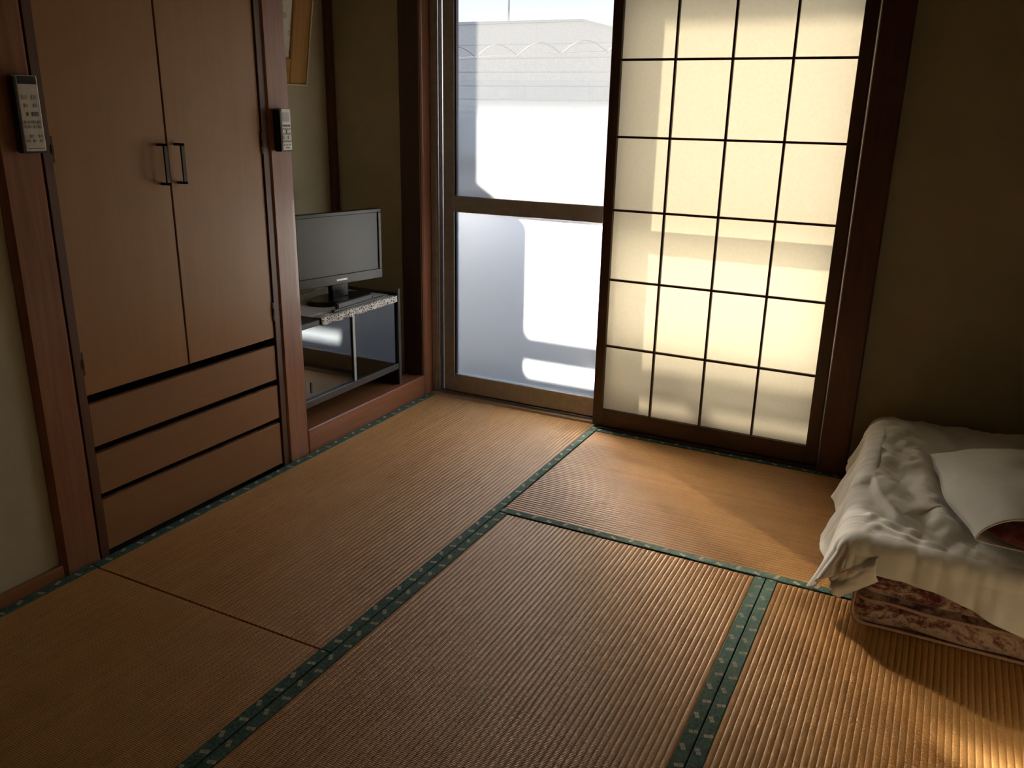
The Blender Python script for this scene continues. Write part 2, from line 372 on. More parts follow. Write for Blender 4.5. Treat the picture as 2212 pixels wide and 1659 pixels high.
# ------------------------------------------------------------------ window: two glazed sashes in a bronze aluminium frame
HZ = 1.80
fr = sroot('window_frame', (0.9, 1.22, 0.0), 'bronze aluminium window frame with sliding tracks')
boxes('jamb', [(0.002, 0.030, 1.178, 1.30, 0.0, HZ), (0.030, 0.040, 1.180, 1.186, 0.0, HZ), (0.030, 0.046, 1.206, 1.214, 0.0, HZ), (0.030, 0.052, 1.238, 1.246, 0.0, HZ)], M_alum, fr, 0.001)
boxes('track', [(0.002, 1.875, 1.178, 1.31, -0.055, 0.004), (0.03, 1.80, 1.178, 1.183, 0.004, 0.012), (0.03, 1.80, 1.196, 1.201, 0.004, 0.014), (0.03, 1.80, 1.240, 1.245, 0.004, 0.014)], M_alum2, fr, 0.0008)
boxes('head', [(0.002, 1.875, 1.165, 1.30, HZ - 0.03, HZ)], M_alum, fr)
box('jamb', 1.80, 1.875, 1.20, 1.30, 0.0, HZ, M_alum, fr, 0.001)
def sash(name, x0, x1, y, label, lower, upper, film):
    s = sroot(name, ((x0 + x1) / 2, y, 0.015), label)
    w = 0.054; ya, yb = y - 0.016, y + 0.016
    box('stile', x0, x0 + w, ya, yb, 0.015, HZ - 0.012, M_alum, s, 0.002); box('stile', x1 - w, x1, ya, yb, 0.015, HZ - 0.012, M_alum, s, 0.002)
    box('rail', x0 + w, x1 - w, ya, yb, 0.015, 0.100, M_alum, s, 0.002)
    box('rail', x0 + w, x1 - w, ya, yb, 0.850, 0.920, M_alum, s, 0.002)
    box('rail', x0 + w, x1 - w, ya, yb, HZ - 0.075, HZ - 0.012, M_alum, s, 0.002)
    boxes('glazing_bead', [(x0 + w, x0 + w + 0.008, ya + 0.006, yb - 0.006, 0.10, 0.85), (x0 + w, x0 + w + 0.008, ya + 0.006, yb - 0.006, 0.92, HZ - 0.075),
                           (x1 - w - 0.008, x1 - w, ya + 0.006, yb - 0.006, 0.10, 0.85), (x1 - w - 0.008, x1 - w, ya + 0.006, yb - 0.006, 0.92, HZ - 0.075)], M_black, s)
    def pane(nm, z0, z1, m):
        xa, xb = x0 + w - 0.004, x1 - w + 0.004
        me = bpy.data.meshes.new(nm); me.from_pydata([(xa, y, z0), (xb, y, z0), (xb, y, z1), (xa, y, z1)], [], [(3, 2, 1, 0)])
        return link(nm, me, m, s)
    p = pane('glass_pane', 0.096, 0.854, lower); p['label'] = 'frosted lower glass pane'
    p = pane('glass_pane', 0.916, HZ - 0.070, upper); p['label'] = 'clear upper glass pane'
    if film:
        me = bpy.data.meshes.new('frosted_film'); xa, xb = x0 + w, x1 - w; z0, z1 = 0.92, 1.40
        me.from_pydata([(xa, 0, 0), (xb, 0, 0), (xb, 0, z1 - z0), (xa, 0, z1 - z0)], [], [(3, 2, 1, 0)])
        o = bpy.data.objects.new('frosted_film', me); C.objects.link(o); me.materials.append(M_film)
        me.transform(Matrix.Translation((-s.location.x, 0, 0))); o.parent = s; o.location = (0, -0.003, z0 - 0.015)
    return s
sash('window_1', 0.064, 0.884, 1.200, 'sliding glass door with clear upper and frosted lower pane', M_frost, M_clear, True)
sash('window_2', 0.826, 1.80, 1.242, 'second sliding glass door behind the paper screen', M_frost2, M_clear2, False)

# ------------------------------------------------------------------ shoji screen
sx, ax, sz, bz = 0.8848, 0.2085, 0.0800, 0.2779
y0, y1 = 1.118, 1.150
sh = thing('shoji_screen', 'tall sliding paper screen with dark lattice covering the right half of the window', 'shoji screen', (1.30, 1.134, 0.006))
xl, xr, zt = sx - 0.040, sx + 4 * ax + 0.046, 1.797
box('stile', xl, sx, y0, y1, 0.008, zt, M_dark, sh, 0.002); box('stile', sx + 4 * ax, xr, y0, y1, 0.008, zt, M_dark, sh, 0.002)
box('bottom_rail', sx, sx + 4 * ax, y0, y1, 0.008, sz, M_darkX, sh, 0.002)
box('top_rail', sx, sx + 4 * ax, y0, y1, sz + 6 * bz, zt, M_darkX, sh, 0.002)
for i in range(1, 4): box('lattice_bar', sx + i * ax - 0.0042, sx + i * ax + 0.0042, y0 + 0.004, y0 + 0.018, sz, sz + 6 * bz, M_dark, sh, 0.0006)
for j in range(1, 6): box('lattice_bar', sx, sx + 4 * ax, y0 + 0.005, y0 + 0.017, sz + j * bz - 0.0042, sz + j * bz + 0.0042, M_darkX, sh, 0.0006)
for i in range(4):
    for j in range(6):
        xa, xb, za, zb = sx + i * ax, sx + (i + 1) * ax, sz + j * bz, sz + (j + 1) * bz
        box('paper_pane', xa, xb, y0 + 0.0182, y0 + 0.0188, za, zb, M_paper, sh)

# ------------------------------------------------------------------ outside: balcony and the neighbour
struct(box('balcony_floor', -2.6, 4.2, 1.30, 2.30, -0.22, -0.12, M_conc))
struct(box('outer_wall', -2.6, -0.12, 1.21, 1.30, -0.22, 2.6, M_bwhite))
struct(box('outer_wall_right', 2.74, 4.2, 1.21, 1.30, -0.22, 2.6, M_bwhite))
struct(box('eave', -3.2, 4.6, 1.30, 2.06, 2.365, 2.445, M_bgrey))
bp = thing('balcony_parapet', 'pale balcony parapet with cap rail outside the glass door', 'parapet', (0.8, 2.07, -0.12))
box('panel', -2.6, 4.2, 2.05, 2.10, -0.12, 0.87, M_bwhite, bp, 0.003)
box('cap_rail', -2.6, 4.2, 2.05, 2.10, 0.955, 1.055, M_bwhite, bp, 0.006)
for i in range(9): box('rail_post', -2.4 + i * 0.81, -2.36 + i * 0.81, 2.06, 2.09, 0.87, 0.955, M_bwhite, bp)
tag(box('side_blocker', -0.80, -0.115, 1.302, 1.46, -0.12, 2.15, M_bwhite, bev=0.01), 'tall unseen block added beside the glass door to shade its left edge', 'shutter box')  # unseen block added to cast the shade strip along the pane's left edge
bl = thing('balcony_blocker', 'rounded unseen block added on the balcony to shade the lower pane', 'blocker', (-0.36, 1.62, -0.12))  # unseen block, added and shaped to cast the rounded shade on the frosted pane
box('body', -0.70, -0.185, 1.48, 1.72, -0.10, 1.255, M_bwhite, bl, 0.04, 5, smooth=True)
for x in (-0.60, -0.30): box('foot', x, x + 0.06, 1.55, 1.66, -0.12, -0.09, M_black, bl)
nb = thing('neighbour_house', 'pale grey neighbouring house wall under a low hipped roof', 'house', (-3.0, 11.0, -4.0))
def prism(name, outline, ya_, yb_, mat, parent):
    bm = bmesh.new(); A = [bm.verts.new((x, ya_, z)) for x, z in outline]; B = [bm.verts.new((x, yb_, z)) for x, z in outline]; n = len(A)
    bm.faces.new(A); bm.faces.new(B[::-1])
    for i in range(n): bm.faces.new((A[i], B[i], B[(i + 1) % n], A[(i + 1) % n]))
    return link(name, bm_mesh(bm, name), mat, parent)
prism('wall', [(-8.5, -4.0), (-1.28, -4.0), (-1.28, 2.12), (-2.56, 2.43), (-8.5, 2.43)], 9.0, 14.0, M_bgrey, nb)
prism('roof', [(-8.7, 2.43), (-2.56, 2.43), (-1.20, 2.10), (-1.19, 2.125), (-2.55, 2.455), (-8.7, 2.485)], 8.9, 14.1, M_roof, nb)
tube('mast', [(-4.0, 9.6, 2.3), (-4.0, 9.6, 4.2)], 0.014, M_bgrey, nb, 6)
for k in range(11): box('siding_board', -8.5, -1.28, 8.985, 9.0, 0.2 + k * 0.18, 0.365 + k * 0.18, M_bgrey, nb, 0.003)
sf = thing('scalloped_fence_rail', 'thin metal rail with a row of wire arches in front of the neighbouring house', 'fence', (-1.3, 5.0, -1.0))
zr = 1.735
tube('rail', [(-4.5, 5.0, zr - 0.06), (2.0, 5.0, zr + 0.11)], 0.008, M_bgrey, sf, 6)
for i in range(15):
    x = -4.45 + i * 0.42; zz = zr - 0.06 + (x + 4.5) / 6.5 * 0.17
    tube('wire_arch', [(x + 0.42 * k / 12, 5.0, zz + 0.10 * math.sin(PI * k / 12)) for k in range(13)], 0.0055, M_alum2, sf, 6)
for x in (-4.4, 1.9): tube('fence_post', [(x, 5.0, -1.0), (x, 5.0, zr - 0.06 + (x + 4.5) / 6.5 * 0.17)], 0.012, M_bgrey, sf, 6)
struct(box('outdoor_ground', -60, 60, 2.4, 90, -4.3, -4.0, M_conc))

# ------------------------------------------------------------------ TV stand in the alcove
M_std = plain('dark_grey_stand', (0.035, 0.032, 0.032), 0.45)
M_stdedge = plain('grey_stand_edge', (0.085, 0.08, 0.08), 0.4, 0.3)
M_stdback = plain('pale_grey_back_panel', (0.55, 0.59, 0.60), 0.5)
ts = thing('tv_stand', 'low dark television stand with sliding glass doors in the alcove', 'tv stand', (-0.22, 0.635, 0.088))
ya, yb, xa, xb = 0.290, 0.955, -0.40, -0.028
for y in (ya, yb - 0.016):
    box('side_panel', xa, xb, y, y + 0.016, 0.09, 0.512, M_std, ts, 0.001)
    box('edge_trim', xb, xb + 0.006, y - 0.001, y + 0.017, 0.09, 0.530, M_stdedge, ts, 0.001)
box('top', xa, xb - 0.002, ya + 0.016, yb - 0.016, 0.476, 0.498, M_std, ts, 0.002)
box('shelf', xa, xb - 0.002, ya + 0.016, yb - 0.016, 0.168, 0.190, M_std, ts, 0.002)
box('shelf_edge', xb - 0.002, xb + 0.003, ya + 0.016, yb - 0.016, 0.166, 0.192, M_stdedge, ts, 0.001)
box('back_panel', xa, xa + 0.008, ya + 0.016, yb - 0.016, 0.19, 0.476, M_stdback, ts)
box('foot_bar', xa + 0.05, xa + 0.07, ya + 0.016, yb - 0.016, 0.10, 0.118, M_stdedge, ts)
t = NT('stand_door_glass'); tr = t.n('ShaderNodeBsdfTransparent'); tr.inputs[0].default_value = (0.78, 0.82, 0.84, 1)
gl = t.n('ShaderNodeBsdfGlossy'); gl.inputs['Roughness'].default_value = 0.04; gl.inputs[0].default_value = (0.9, 0.95, 1, 1)
fz = t.n('ShaderNodeFresnel'); fz.inputs[0].default_value = 2.3; mx = t.n('ShaderNodeMixShader'); t.l(fz.outputs[0], mx.inputs[0])
t.l(tr.outputs[0], mx.inputs[1]); t.l(gl.outputs[0], mx.inputs[2]); t.l(mx.outputs[0], t.out.inputs[0]); M_sglass = t.m
M_gedge = plain('pale_glass_edge', (0.42, 0.47, 0.48), 0.3)
g1 = box('glass_door', xb - 0.016, xb - 0.012, ya + 0.018, 0.655, 0.192, 0.474, M_sglass, ts)
g2 = box('glass_door', xb - 0.009, xb - 0.005, 0.632, yb - 0.018, 0.192, 0.474, M_sglass, ts)
box('glass_edge', xb - 0.009, xb - 0.0045, 0.628, 0.642, 0.192, 0.474, M_gedge, g2)
box('finger_pull', xb - 0.012, xb - 0.009, 0.36, 0.366, 0.215, 0.26, M_stdedge, g1)

# lace cloth on the stand
t = NT('black_and_white_lace'); v = t.coord((1, 1, 1))
vo = t.n('ShaderNodeTexVoronoi', feature='DISTANCE_TO_EDGE'); t.l(v, vo.inputs['Vector']); vo.inputs['Scale'].default_value = 95
f = t.ramp(vo.outputs['Distance'], [(0.10, (0.78, 0.76, 0.72)), (0.22, (0.12, 0.12, 0.12))]); t.pbr(f, 0.85, spec=0.2); M_lace = t.m
M_cloth = plain('grey_white_cloth', (0.66, 0.65, 0.62), 0.9, 0, 0.2)
lc = thing('lace_cloth', 'thin white cloth with black and white lace edging under the television', 'cloth', (-0.20, 0.70, 0.498))
def sheet(name, fx, nu, nv, mat, parent, thick=0.0, local=False):
    me = bpy.data.meshes.new(name); P = [fx(i / nu, j / nv) for j in range(nv + 1) for i in range(nu + 1)]
    F = [(j * (nu + 1) + i, j * (nu + 1) + i + 1, (j + 1) * (nu + 1) + i + 1, (j + 1) * (nu + 1) + i) for j in range(nv) for i in range(nu)]
    me.from_pydata(P, [], F); o = link(name, me, mat, parent, local, True)
    if thick:
        md = o.modifiers.new('thickness', 'SOLIDIFY'); md.thickness = thick; md.offset = 1
    return o
cy0, cy1 = 0.425, 0.935
def cloth_front(u, v):       # border strip: last 4 cm on the top, then hanging over the front edge
    y = cy0 + (cy1 - cy0) * u; s = v * 0.072
    wob = 0.004 * math.sin(u * 38) * max(0, v - 0.4)
    if s < 0.046: return (-0.070 + s, y, 0.5015 + 0.0015 * math.sin(u * 17 + v * 3))
    return (-0.024 + wob + 0.0015 * math.sin(u * 60), y, 0.5015 - (s - 0.046) - 0.003 * abs(math.sin(u * 22)))
sheet('lace_edging', cloth_front, 90, 8, M_lace, lc, 0.001)
sheet('cloth_field', lambda u, v: (-0.39 + 0.32 * v, cy0 + (cy1 - cy0) * u, 0.5012 + 0.001 * math.sin(u * 21 + v * 5)), 30, 12, M_cloth, lc, 0.0008)
# ------------------------------------------------------------------ television
tv = thing('television', 'small black flat-screen television, switched off, on the stand', 'television', (-0.165, 0.725, 0.503), (0, 0, math.radians(-14)))
M_bezel = plain('dark_grey_bezel', (0.022, 0.022, 0.024), 0.35)
t = NT('matt_screen'); t.pbr((0.06, 0.062, 0.065), 0.38, spec=0.45); M_screen = t.m
# local: +x faces the room, y along the width
hw = 0.222
boxes('bezel', [(-0.02, 0.012, -hw, hw, 0.354, 0.370), (-0.02, 0.012, -hw, hw, 0.072, 0.112), (-0.02, 0.012, -hw, -hw + 0.016, 0.112, 0.354), (-0.02, 0.012, hw - 0.016, hw, 0.112, 0.354)], M_bezel, tv, 0.002, local=True)
box('screen', -0.018, 0.006, -hw + 0.014, hw - 0.014, 0.110, 0.356, M_screen, tv, local=True)
box('back_shell', -0.060, -0.018, -hw + 0.02, hw - 0.02, 0.085, 0.345, M_black, tv, 0.015, 2, local=True)
M_silver = plain('silver_print', (0.55, 0.55, 0.56), 0.3, 0.6)
boxes('logo', [(0.012, 0.0128, -0.026 + k * 0.0056, -0.0222 + k * 0.0056, 0.087, 0.0945) for k in range(10)], M_silver, tv, local=True)
box('neck', -0.030, 0.0, -0.045, 0.045, 0.012, 0.080, M_blackg, tv, 0.006, 2, local=True)
bm = bmesh.new(); N = 40
top = [bm.verts.new((-0.005 + 0.085 * math.cos(a), 0.15 * math.sin(a), 0.016)) for a in [2 * PI * k / N for k in range(N)]]
bot = [bm.verts.new((-0.005 + 0.095 * math.cos(a), 0.16 * math.sin(a), 0.0)) for a in [2 * PI * k / N for k in range(N)]]
bm.faces.new(top); bm.faces.new(bot[::-1])
for k in range(N): bm.faces.new((bot[k], bot[(k + 1) % N], top[(k + 1) % N], top[k]))
link('base', bm_mesh(bm, 'base'), M_blackg, tv, local=True)
# slim recorder and dark tray in front of the set
M_grey2 = plain('dull_grey_plastic', (0.09, 0.09, 0.095), 0.5)
M_navy = plain('dark_navy_plastic', (0.018, 0.022, 0.035), 0.35)
tr_ = thing('flat_tray', 'flat dark navy tray with a grey front lip on the lace cloth', 'tray', (-0.11, 0.70, 0.503))
box('plate', -0.062, -0.048, 0.53, 0.875, 0.5035, 0.510, M_navy, tr_, 0.002); box('front_lip', -0.048, -0.044, 0.53, 0.875, 0.5035, 0.512, M_grey2, tr_, 0.001)
rc = thing('recorder_box', 'slim black recorder with grey front below the television', 'recorder', (-0.06, 0.70, 0.510))
box('case', -0.062, -0.049, 0.555, 0.79, 0.5105, 0.534, M_black, rc, 0.002)
box('front_panel', -0.049, -0.046, 0.56, 0.785, 0.513, 0.532, M_grey2, rc, 0.001)
# ------------------------------------------------------------------ framed picture leaning from the alcove back wall
M_gold = wood('golden_brown_frame_wood', (0.30, 0.14, 0.032), (0.46, 0.24, 0.065), 'Z', 0.7, rough=0.35)
M_goldY = wood('golden_brown_frame_wood_across', (0.30, 0.14, 0.032), (0.46, 0.24, 0.065), 'Y', 0.7, rough=0.35)
pic = thing('framed_picture', 'large golden brown wooden picture frame leaning out from the alcove wall', 'picture frame', (-0.462, 0.60, 1.372), (0, math.radians(9.5), 0))
fw_, fh, bw = 0.31, 0.62, 0.10
box('frame_bar', -0.012, 0.012, fw_ - bw, fw_, 0, fh, M_gold, pic, 0.004, local=True); box('frame_bar', -0.012, 0.012, -fw_, -fw_ + bw, 0, fh, M_gold, pic, 0.004, local=True)
box('frame_bar', -0.012, 0.012, -fw_ + bw, fw_ - bw, 0, bw, M_goldY, pic, 0.004, local=True); box('frame_bar', -0.012, 0.012, -fw_ + bw, fw_ - bw, fh - bw, fh, M_goldY, pic, 0.004, local=True)
M_pale = plain('pale_gilt_edge', (0.62, 0.50, 0.28), 0.35)
boxes('outer_fillet', [(-0.012, 0.016, -fw_ - 0.006, fw_ + 0.006, -0.006, 0.0), (-0.012, 0.016, fw_, fw_ + 0.006, 0.0, fh)], M_pale, pic, local=True)
t = NT('mottled_picture_paper'); f = t.noise(t.coord((1, 1, 1)), 22, 4, 0.7); t.pbr(t.ramp(f, [(0.42, (0.66, 0.60, 0.48)), (0.58, (0.62, 0.55, 0.42)), (0.68, (0.25, 0.19, 0.12))]), 0.7); M_art = t.m
box('picture_sheet', -0.006, 0.000, -fw_ + bw, fw_ - bw, bw, fh - bw, M_art, pic, local=True)
# ------------------------------------------------------------------ remote controls in wall holders
M_rem = plain('aged_white_plastic', (0.62, 0.58, 0.50), 0.45); M_rem2 = plain('white_plastic', (0.80, 0.79, 0.75), 0.4)
M_btn = plain('dark_button_print', (0.10, 0.095, 0.09), 0.5); M_btn2 = plain('grey_button', (0.36, 0.34, 0.31), 0.5)
def remote(x, yc, z0, w, h, body, label, hlabel, kind):
    hd = thing('remote_holder', hlabel, 'holder', (0.0, yc, z0))
    boxes('cradle', [(0.0005, 0.004, yc - w / 2 - 0.004, yc + w / 2 + 0.002, z0 + 0.006, z0 + h - 0.004), (0.004, x - 0.001, yc - w / 2 - 0.005, yc - w / 2 - 0.001, z0 + 0.006, z0 + h - 0.004),
                     (0.004, x - 0.004, yc + w / 2 + 0.001, yc + w / 2 + 0.003, z0 + 0.006, z0 + h * 0.5), (0.004, x - 0.004, yc - w / 2 - 0.004, yc + w / 2 + 0.002, z0 + 0.002, z0 + 0.006)], M_black, hd)
    rm = thing('remote_control', label, 'remote control', (x, yc, z0 + 0.0065))
    box('case', 0.005, x, yc - w / 2, yc + w / 2, z0 + 0.0065, z0 + h, body, rm, 0.003, 2)
    def row(z, cols, bw_, bh, m, off=0):
        for k in range(cols):
            y = yc + off + (k - (cols - 1) / 2) * (w * 0.86 / max(cols, 1))
            box('button', x, x + 0.0012, y - bw_ / 2, y + bw_ / 2, z0 + z - bh / 2, z0 + z + bh / 2, m, rm)
    if kind == 0:
        box('display', x, x + 0.0008, yc - w * 0.43, yc + w * 0.43, z0 + h * 0.885, z0 + h * 0.985, M_black, rm)
        row(h * 0.72, 2, 0.012, 0.010, M_btn2); row(h * 0.62, 2, 0.009, 0.008, M_btn2, 0.001); row(h * 0.51, 1, 0.005, 0.008, M_btn, -0.010); row(h * 0.51, 1, 0.017, 0.010, M_btn, 0.010)
        row(h * 0.41, 4, 0.007, 0.007, M_btn2); row(h * 0.35, 4, 0.007, 0.007, M_btn2); row(h * 0.23, 2, 0.008, 0.006, M_btn2, 0.005); row(h * 0.17, 3, 0.007, 0.006, M_btn2)
        box('cover_edge', x, x + 0.0006, yc - w * 0.36, yc + w * 0.40, z0 + h * 0.068, z0 + h * 0.076, M_btn, rm)
    else:
        M_lcd = plain('pale_grey_display', (0.52, 0.53, 0.51), 0.25)
        box('display', x, x + 0.0008, yc - w * 0.34, yc + w * 0.30, z0 + h * 0.70, z0 + h * 0.91, M_lcd, rm)
        row(h * 0.61, 3, 0.009, 0.006, M_btn); row(h * 0.535, 4, 0.007, 0.005, M_btn2); row(h * 0.47, 1, 0.004, 0.014, M_btn, -0.002); row(h * 0.42, 4, 0.006, 0.005, M_btn2)
        row(h * 0.34, 2, 0.005, 0.010, M_btn2, -0.004); row(h * 0.25, 4, 0.006, 0.006, M_btn2); row(h * 0.17, 3, 0.006, 0.004, M_btn2); row(h * 0.10, 1, 0.018, 0.003, M_btn)
remote(0.026, -0.675, 1.152, 0.056, 0.185, M_rem, 'aged cream remote control with dark top window on the post left of the closet', 'black wall holder on the post left of the closet', 0)
remote(0.034, 0.228, 1.130, 0.046, 0.142, M_rem2, 'white remote control with pale display on the post beside the television', 'dark wall holder on the post beside the television', 1)

# ------------------------------------------------------------------ bedding
def sm(e0, e1, x):
    k = max(0.0, min(1.0, (x - e0) / (e1 - e0))); return k * k * (3 - 2 * k)
def seg_info(p, poly):
    # distance to a polyline, side (+ left of travel), arc parameter 0..1
    best = (1e9, 0, 0); n = len(poly) - 1
    for i in range(n):
        ax_, ay_ = poly[i]; bx_, by_ = poly[i + 1]; dx, dy = bx_ - ax_, by_ - ay_; L2 = dx * dx + dy * dy
        k = max(0, min(1, ((p[0] - ax_) * dx + (p[1] - ay_) * dy) / L2)); qx, qy = p[0] - ax_ - k * dx, p[1] - ay_ - k * dy
        d = math.hypot(qx, qy)
        if d < best[0]: best = (d, 1 if dx * qy - dy * qx > 0 else -1, (i + k) / n)
    return best
t = NT('burgundy_floral_fleece'); v = t.coord()
n1 = t.noise(t.coord((1, 1, 1.6)), 7, 5, 0.7, 1.2); n2 = t.noise(v, 60, 3, 0.7); n3 = t.noise(v, 420, 2)
f = t.math('ADD', t.math('MULTIPLY', n1, 0.72), t.math('MULTIPLY', n2, 0.28))
c = t.ramp(f, [(0.40, (0.17, 0.022, 0.034)), (0.45, (0.26, 0.09, 0.08)), (0.48, (0.46, 0.28, 0.21)), (0.535, (0.74, 0.56, 0.42)), (0.60, (0.62, 0.40, 0.30)), (0.68, (0.20, 0.06, 0.06))])
t.pbr(c, 0.95, normal=t.bump(t.math('ADD', n2, n3), 0.8, 0.004), spec=0.1, sheen=0.4); M_fleece = t.m
M_pipe = plain('dusty_pink_binding', (0.58, 0.37, 0.29), 0.8, 0, 0.2)
t = NT('white_cotton'); v = t.coord(); n1 = t.noise(v, 900, 2); n2 = t.noise(v, 30, 4)
t.pbr(t.ramp(n2, [(0.3, (0.86, 0.85, 0.81)), (0.7, (0.90, 0.89, 0.85))]), 0.9, normal=t.bump(n1, 0.12, 0.001), spec=0.2, sheen=0.15); M_cotton = t.m

XB1 = XR - 0.02
def slab(name, x0, x1, y0, y1, z0, z1, r, mat, parent, amp=0.006, seed=0.0):
    # soft slab with rounded edges and an uneven surface
    bm = bmesh.new(); nx, ny, nz = 40, 56, 8
    def P(u, v, w):   # u,v,w in -1..1
        hx, hy, hz = (x1 - x0) / 2, (y1 - y0) / 2, (z1 - z0) / 2
        p = Vector((u * hx, v * hy, w * hz)); q = Vector((max(-hx + r, min(hx - r, p.x)), max(-hy + r, min(hy - r, p.y)), max(-hz + min(r, hz), min(hz - min(r, hz), p.z))))
        d = p - q
        if d.length > 1e-9: p = q + d.normalized() * min(r, max(abs(d.x), abs(d.y), abs(d.z)))
        w_ = Vector(((x0 + x1) / 2, (y0 + y1) / 2, (z0 + z1) / 2)) + p
        nz_ = noise.noise(Vector((w_.x * 9 + seed, w_.y * 9, w_.z * 14))) * amp
        dirv = d.normalized() if d.length > 1e-9 else Vector((0, 0, 1))
        if w_.z > z0 + 0.004: w_ += dirv * nz_
        return (w_.x, w_.y, max(z0, w_.z))
    def face(fn, a, b):
        g = [[bm.verts.new(fn(-1 + 2 * i / a, -1 + 2 * j / b)) for i in range(a + 1)] for j in range(b + 1)]
        for j in range(b):
            for i in range(a): bm.faces.new((g[j][i], g[j][i + 1], g[j + 1][i + 1], g[j + 1][i]))
    face(lambda a, b: P(a, b, 1), nx, ny); face(lambda a, b: P(a, b, -1), nx, ny)
    face(lambda a, b: P(a, -1, b), nx, nz); face(lambda a, b: P(a, 1, b), nx, nz)
    face(lambda a, b: P(-1, a, b), ny, nz); face(lambda a, b: P(1, a, b), ny, nz)
    bmesh.ops.remove_doubles(bm, verts=bm.verts[:], dist=0.0004)
    return link(name, bm_mesh(bm, name), mat, parent, False, True)
bk = thing('folded_blanket', 'burgundy and beige patterned fleece blanket folded under the white duvet', 'blanket', (2.31, 0.55, 0.0))
slab('lower_fold', 2.000, XB1, 0.085, 1.06, 0.0005, 0.080, 0.036, M_fleece, bk, 0.007)
slab('upper_fold', 2.012, XB1, 0.100, 1.05, 0.080, 0.136, 0.026, M_fleece, bk, 0.006, 3.1)
def pip(z, yf, x0, r): 
    pts = [(x0 + 0.001, 0.55, z), (x0, 0.30, z), (x0, yf + 0.05, z)]
    for k in range(7):
        a = k / 6 * PI / 2; pts.append((x0 + 0.036 * (1 - math.cos(a)), yf + 0.036 * (1 - math.sin(a)) , z))
    for k in range(1, 15): x = x0 + 0.036 + (XB1 - 0.02 - x0 - 0.036) * k / 14; pts.append((x, yf + 0.003 * math.sin(k * 1.7), z + 0.003 * math.sin(k * 1.1)))
    return pts
tube('binding', pip(0.074, 0.086, 2.002, 0), 0.0045, M_pipe, bk, 8)
tube('binding', [(2.003, 0.105, 0.112)] + [(2.000 + 0.034 * (1 - math.cos(a)), 0.083, 0.074 - 0.066 * math.sin(a) if False else 0.040 + 0.036 * math.cos(PI / 2 + a) ) for a in [k / 8 * PI / 2 for k in range(9)]] + [(2.034 + 0.06 * k, 0.085, 0.0055) for k in range(1, 10)], 0.004, M_pipe, bk, 8)

# duvet: a sheet draped over the folded quilt, sheet coordinates measured from its top edges
DX0, DY0, DY1 = 1.992, 0.125, 1.055
LA, LF = 0.245, 0.120
def pleat(x, y, ang, wl, st=4.5, sd=0.3):
    c_, s_ = math.cos(ang), math.sin(ang); return noise.noise(Vector(((x * c_ + y * s_) / wl, (-x * s_ + y * c_) / (wl * st), sd)))
edgeA = [(1.935, 1.02), (1.950, 0.84), (1.968, 0.66), (1.985, 0.50)]        # left edge of the upper layer
flap = [(2.120, 0.520), (1.975, 0.470), (2.010, 0.350), (2.070, 0.240), (2.18, 0.170)]   # turned-over corner
rolls = [([(2.100, 0.72), (2.112, 0.58), (2.150, 0.38), (2.225, 0.165)], 0.030, 0.034),   # crumpled roll along the pillow
         ([(1.975, 0.80), (2.02, 0.66), (2.10, 0.60)], 0.008, 0.020), ([(1.97, 0.66), (2.03, 0.585), (2.11, 0.56)], 0.010, 0.018),
         ([(1.99, 0.235), (2.06, 0.205), (2.14, 0.185)], 0.009, 0.014), ([(2.00, 0.185), (2.10, 0.155), (2.22, 0.140)], 0.010, 0.013),
         ([(2.16, 0.225), (2.28, 0.150), (2.42, 0.135)], 0.008, 0.016), ([(2.24, 0.150), (2.40, 0.170), (2.58, 0.160)], 0.006, 0.014),
         ([(2.05, 0.330), (2.11, 0.270), (2.19, 0.235)], 0.007, 0.018), ([(2.02, 0.90), (2.10, 0.80), (2.30, 0.78)], 0.006, 0.022)]
def top_z(x, y):
    z = 0.232 + 0.034 * sm(0.15, 0.75, y) + 0.005 * math.sin(x * 7 + y * 3)
    d, s, k = seg_info((x, y), edgeA); w = sm(0, 0.12, k) * (1 - sm(0.8, 1.0, k))
    z += w * (0.022 * sm(-0.014, 0.014, d * s) * (1 - sm(0.05, 0.30, d)) + 0.006 * math.exp(-(d / 0.016) ** 2))
    d, s, k = seg_info((x, y), flap); w = sm(0.02, 0.25, k) * (1 - sm(0.65, 0.98, k))
    z += w * (0.024 * sm(-0.007, 0.009, d * s) * (1 - sm(0.03, 0.17, d)) + 0.005 * math.exp(-(d / 0.010) ** 2))
    for pl, h_, wd_ in rolls:
        d, s, k = seg_info((x, y), pl)
        z += h_ * math.exp(-(d / wd_) ** 2) * sm(0, 0.15, k) * (1 - sm(0.85, 1, k)) * (0.8 + 0.2 * math.sin(k * 17)) * (1.0 if d < 0.12 else 0)
    return z
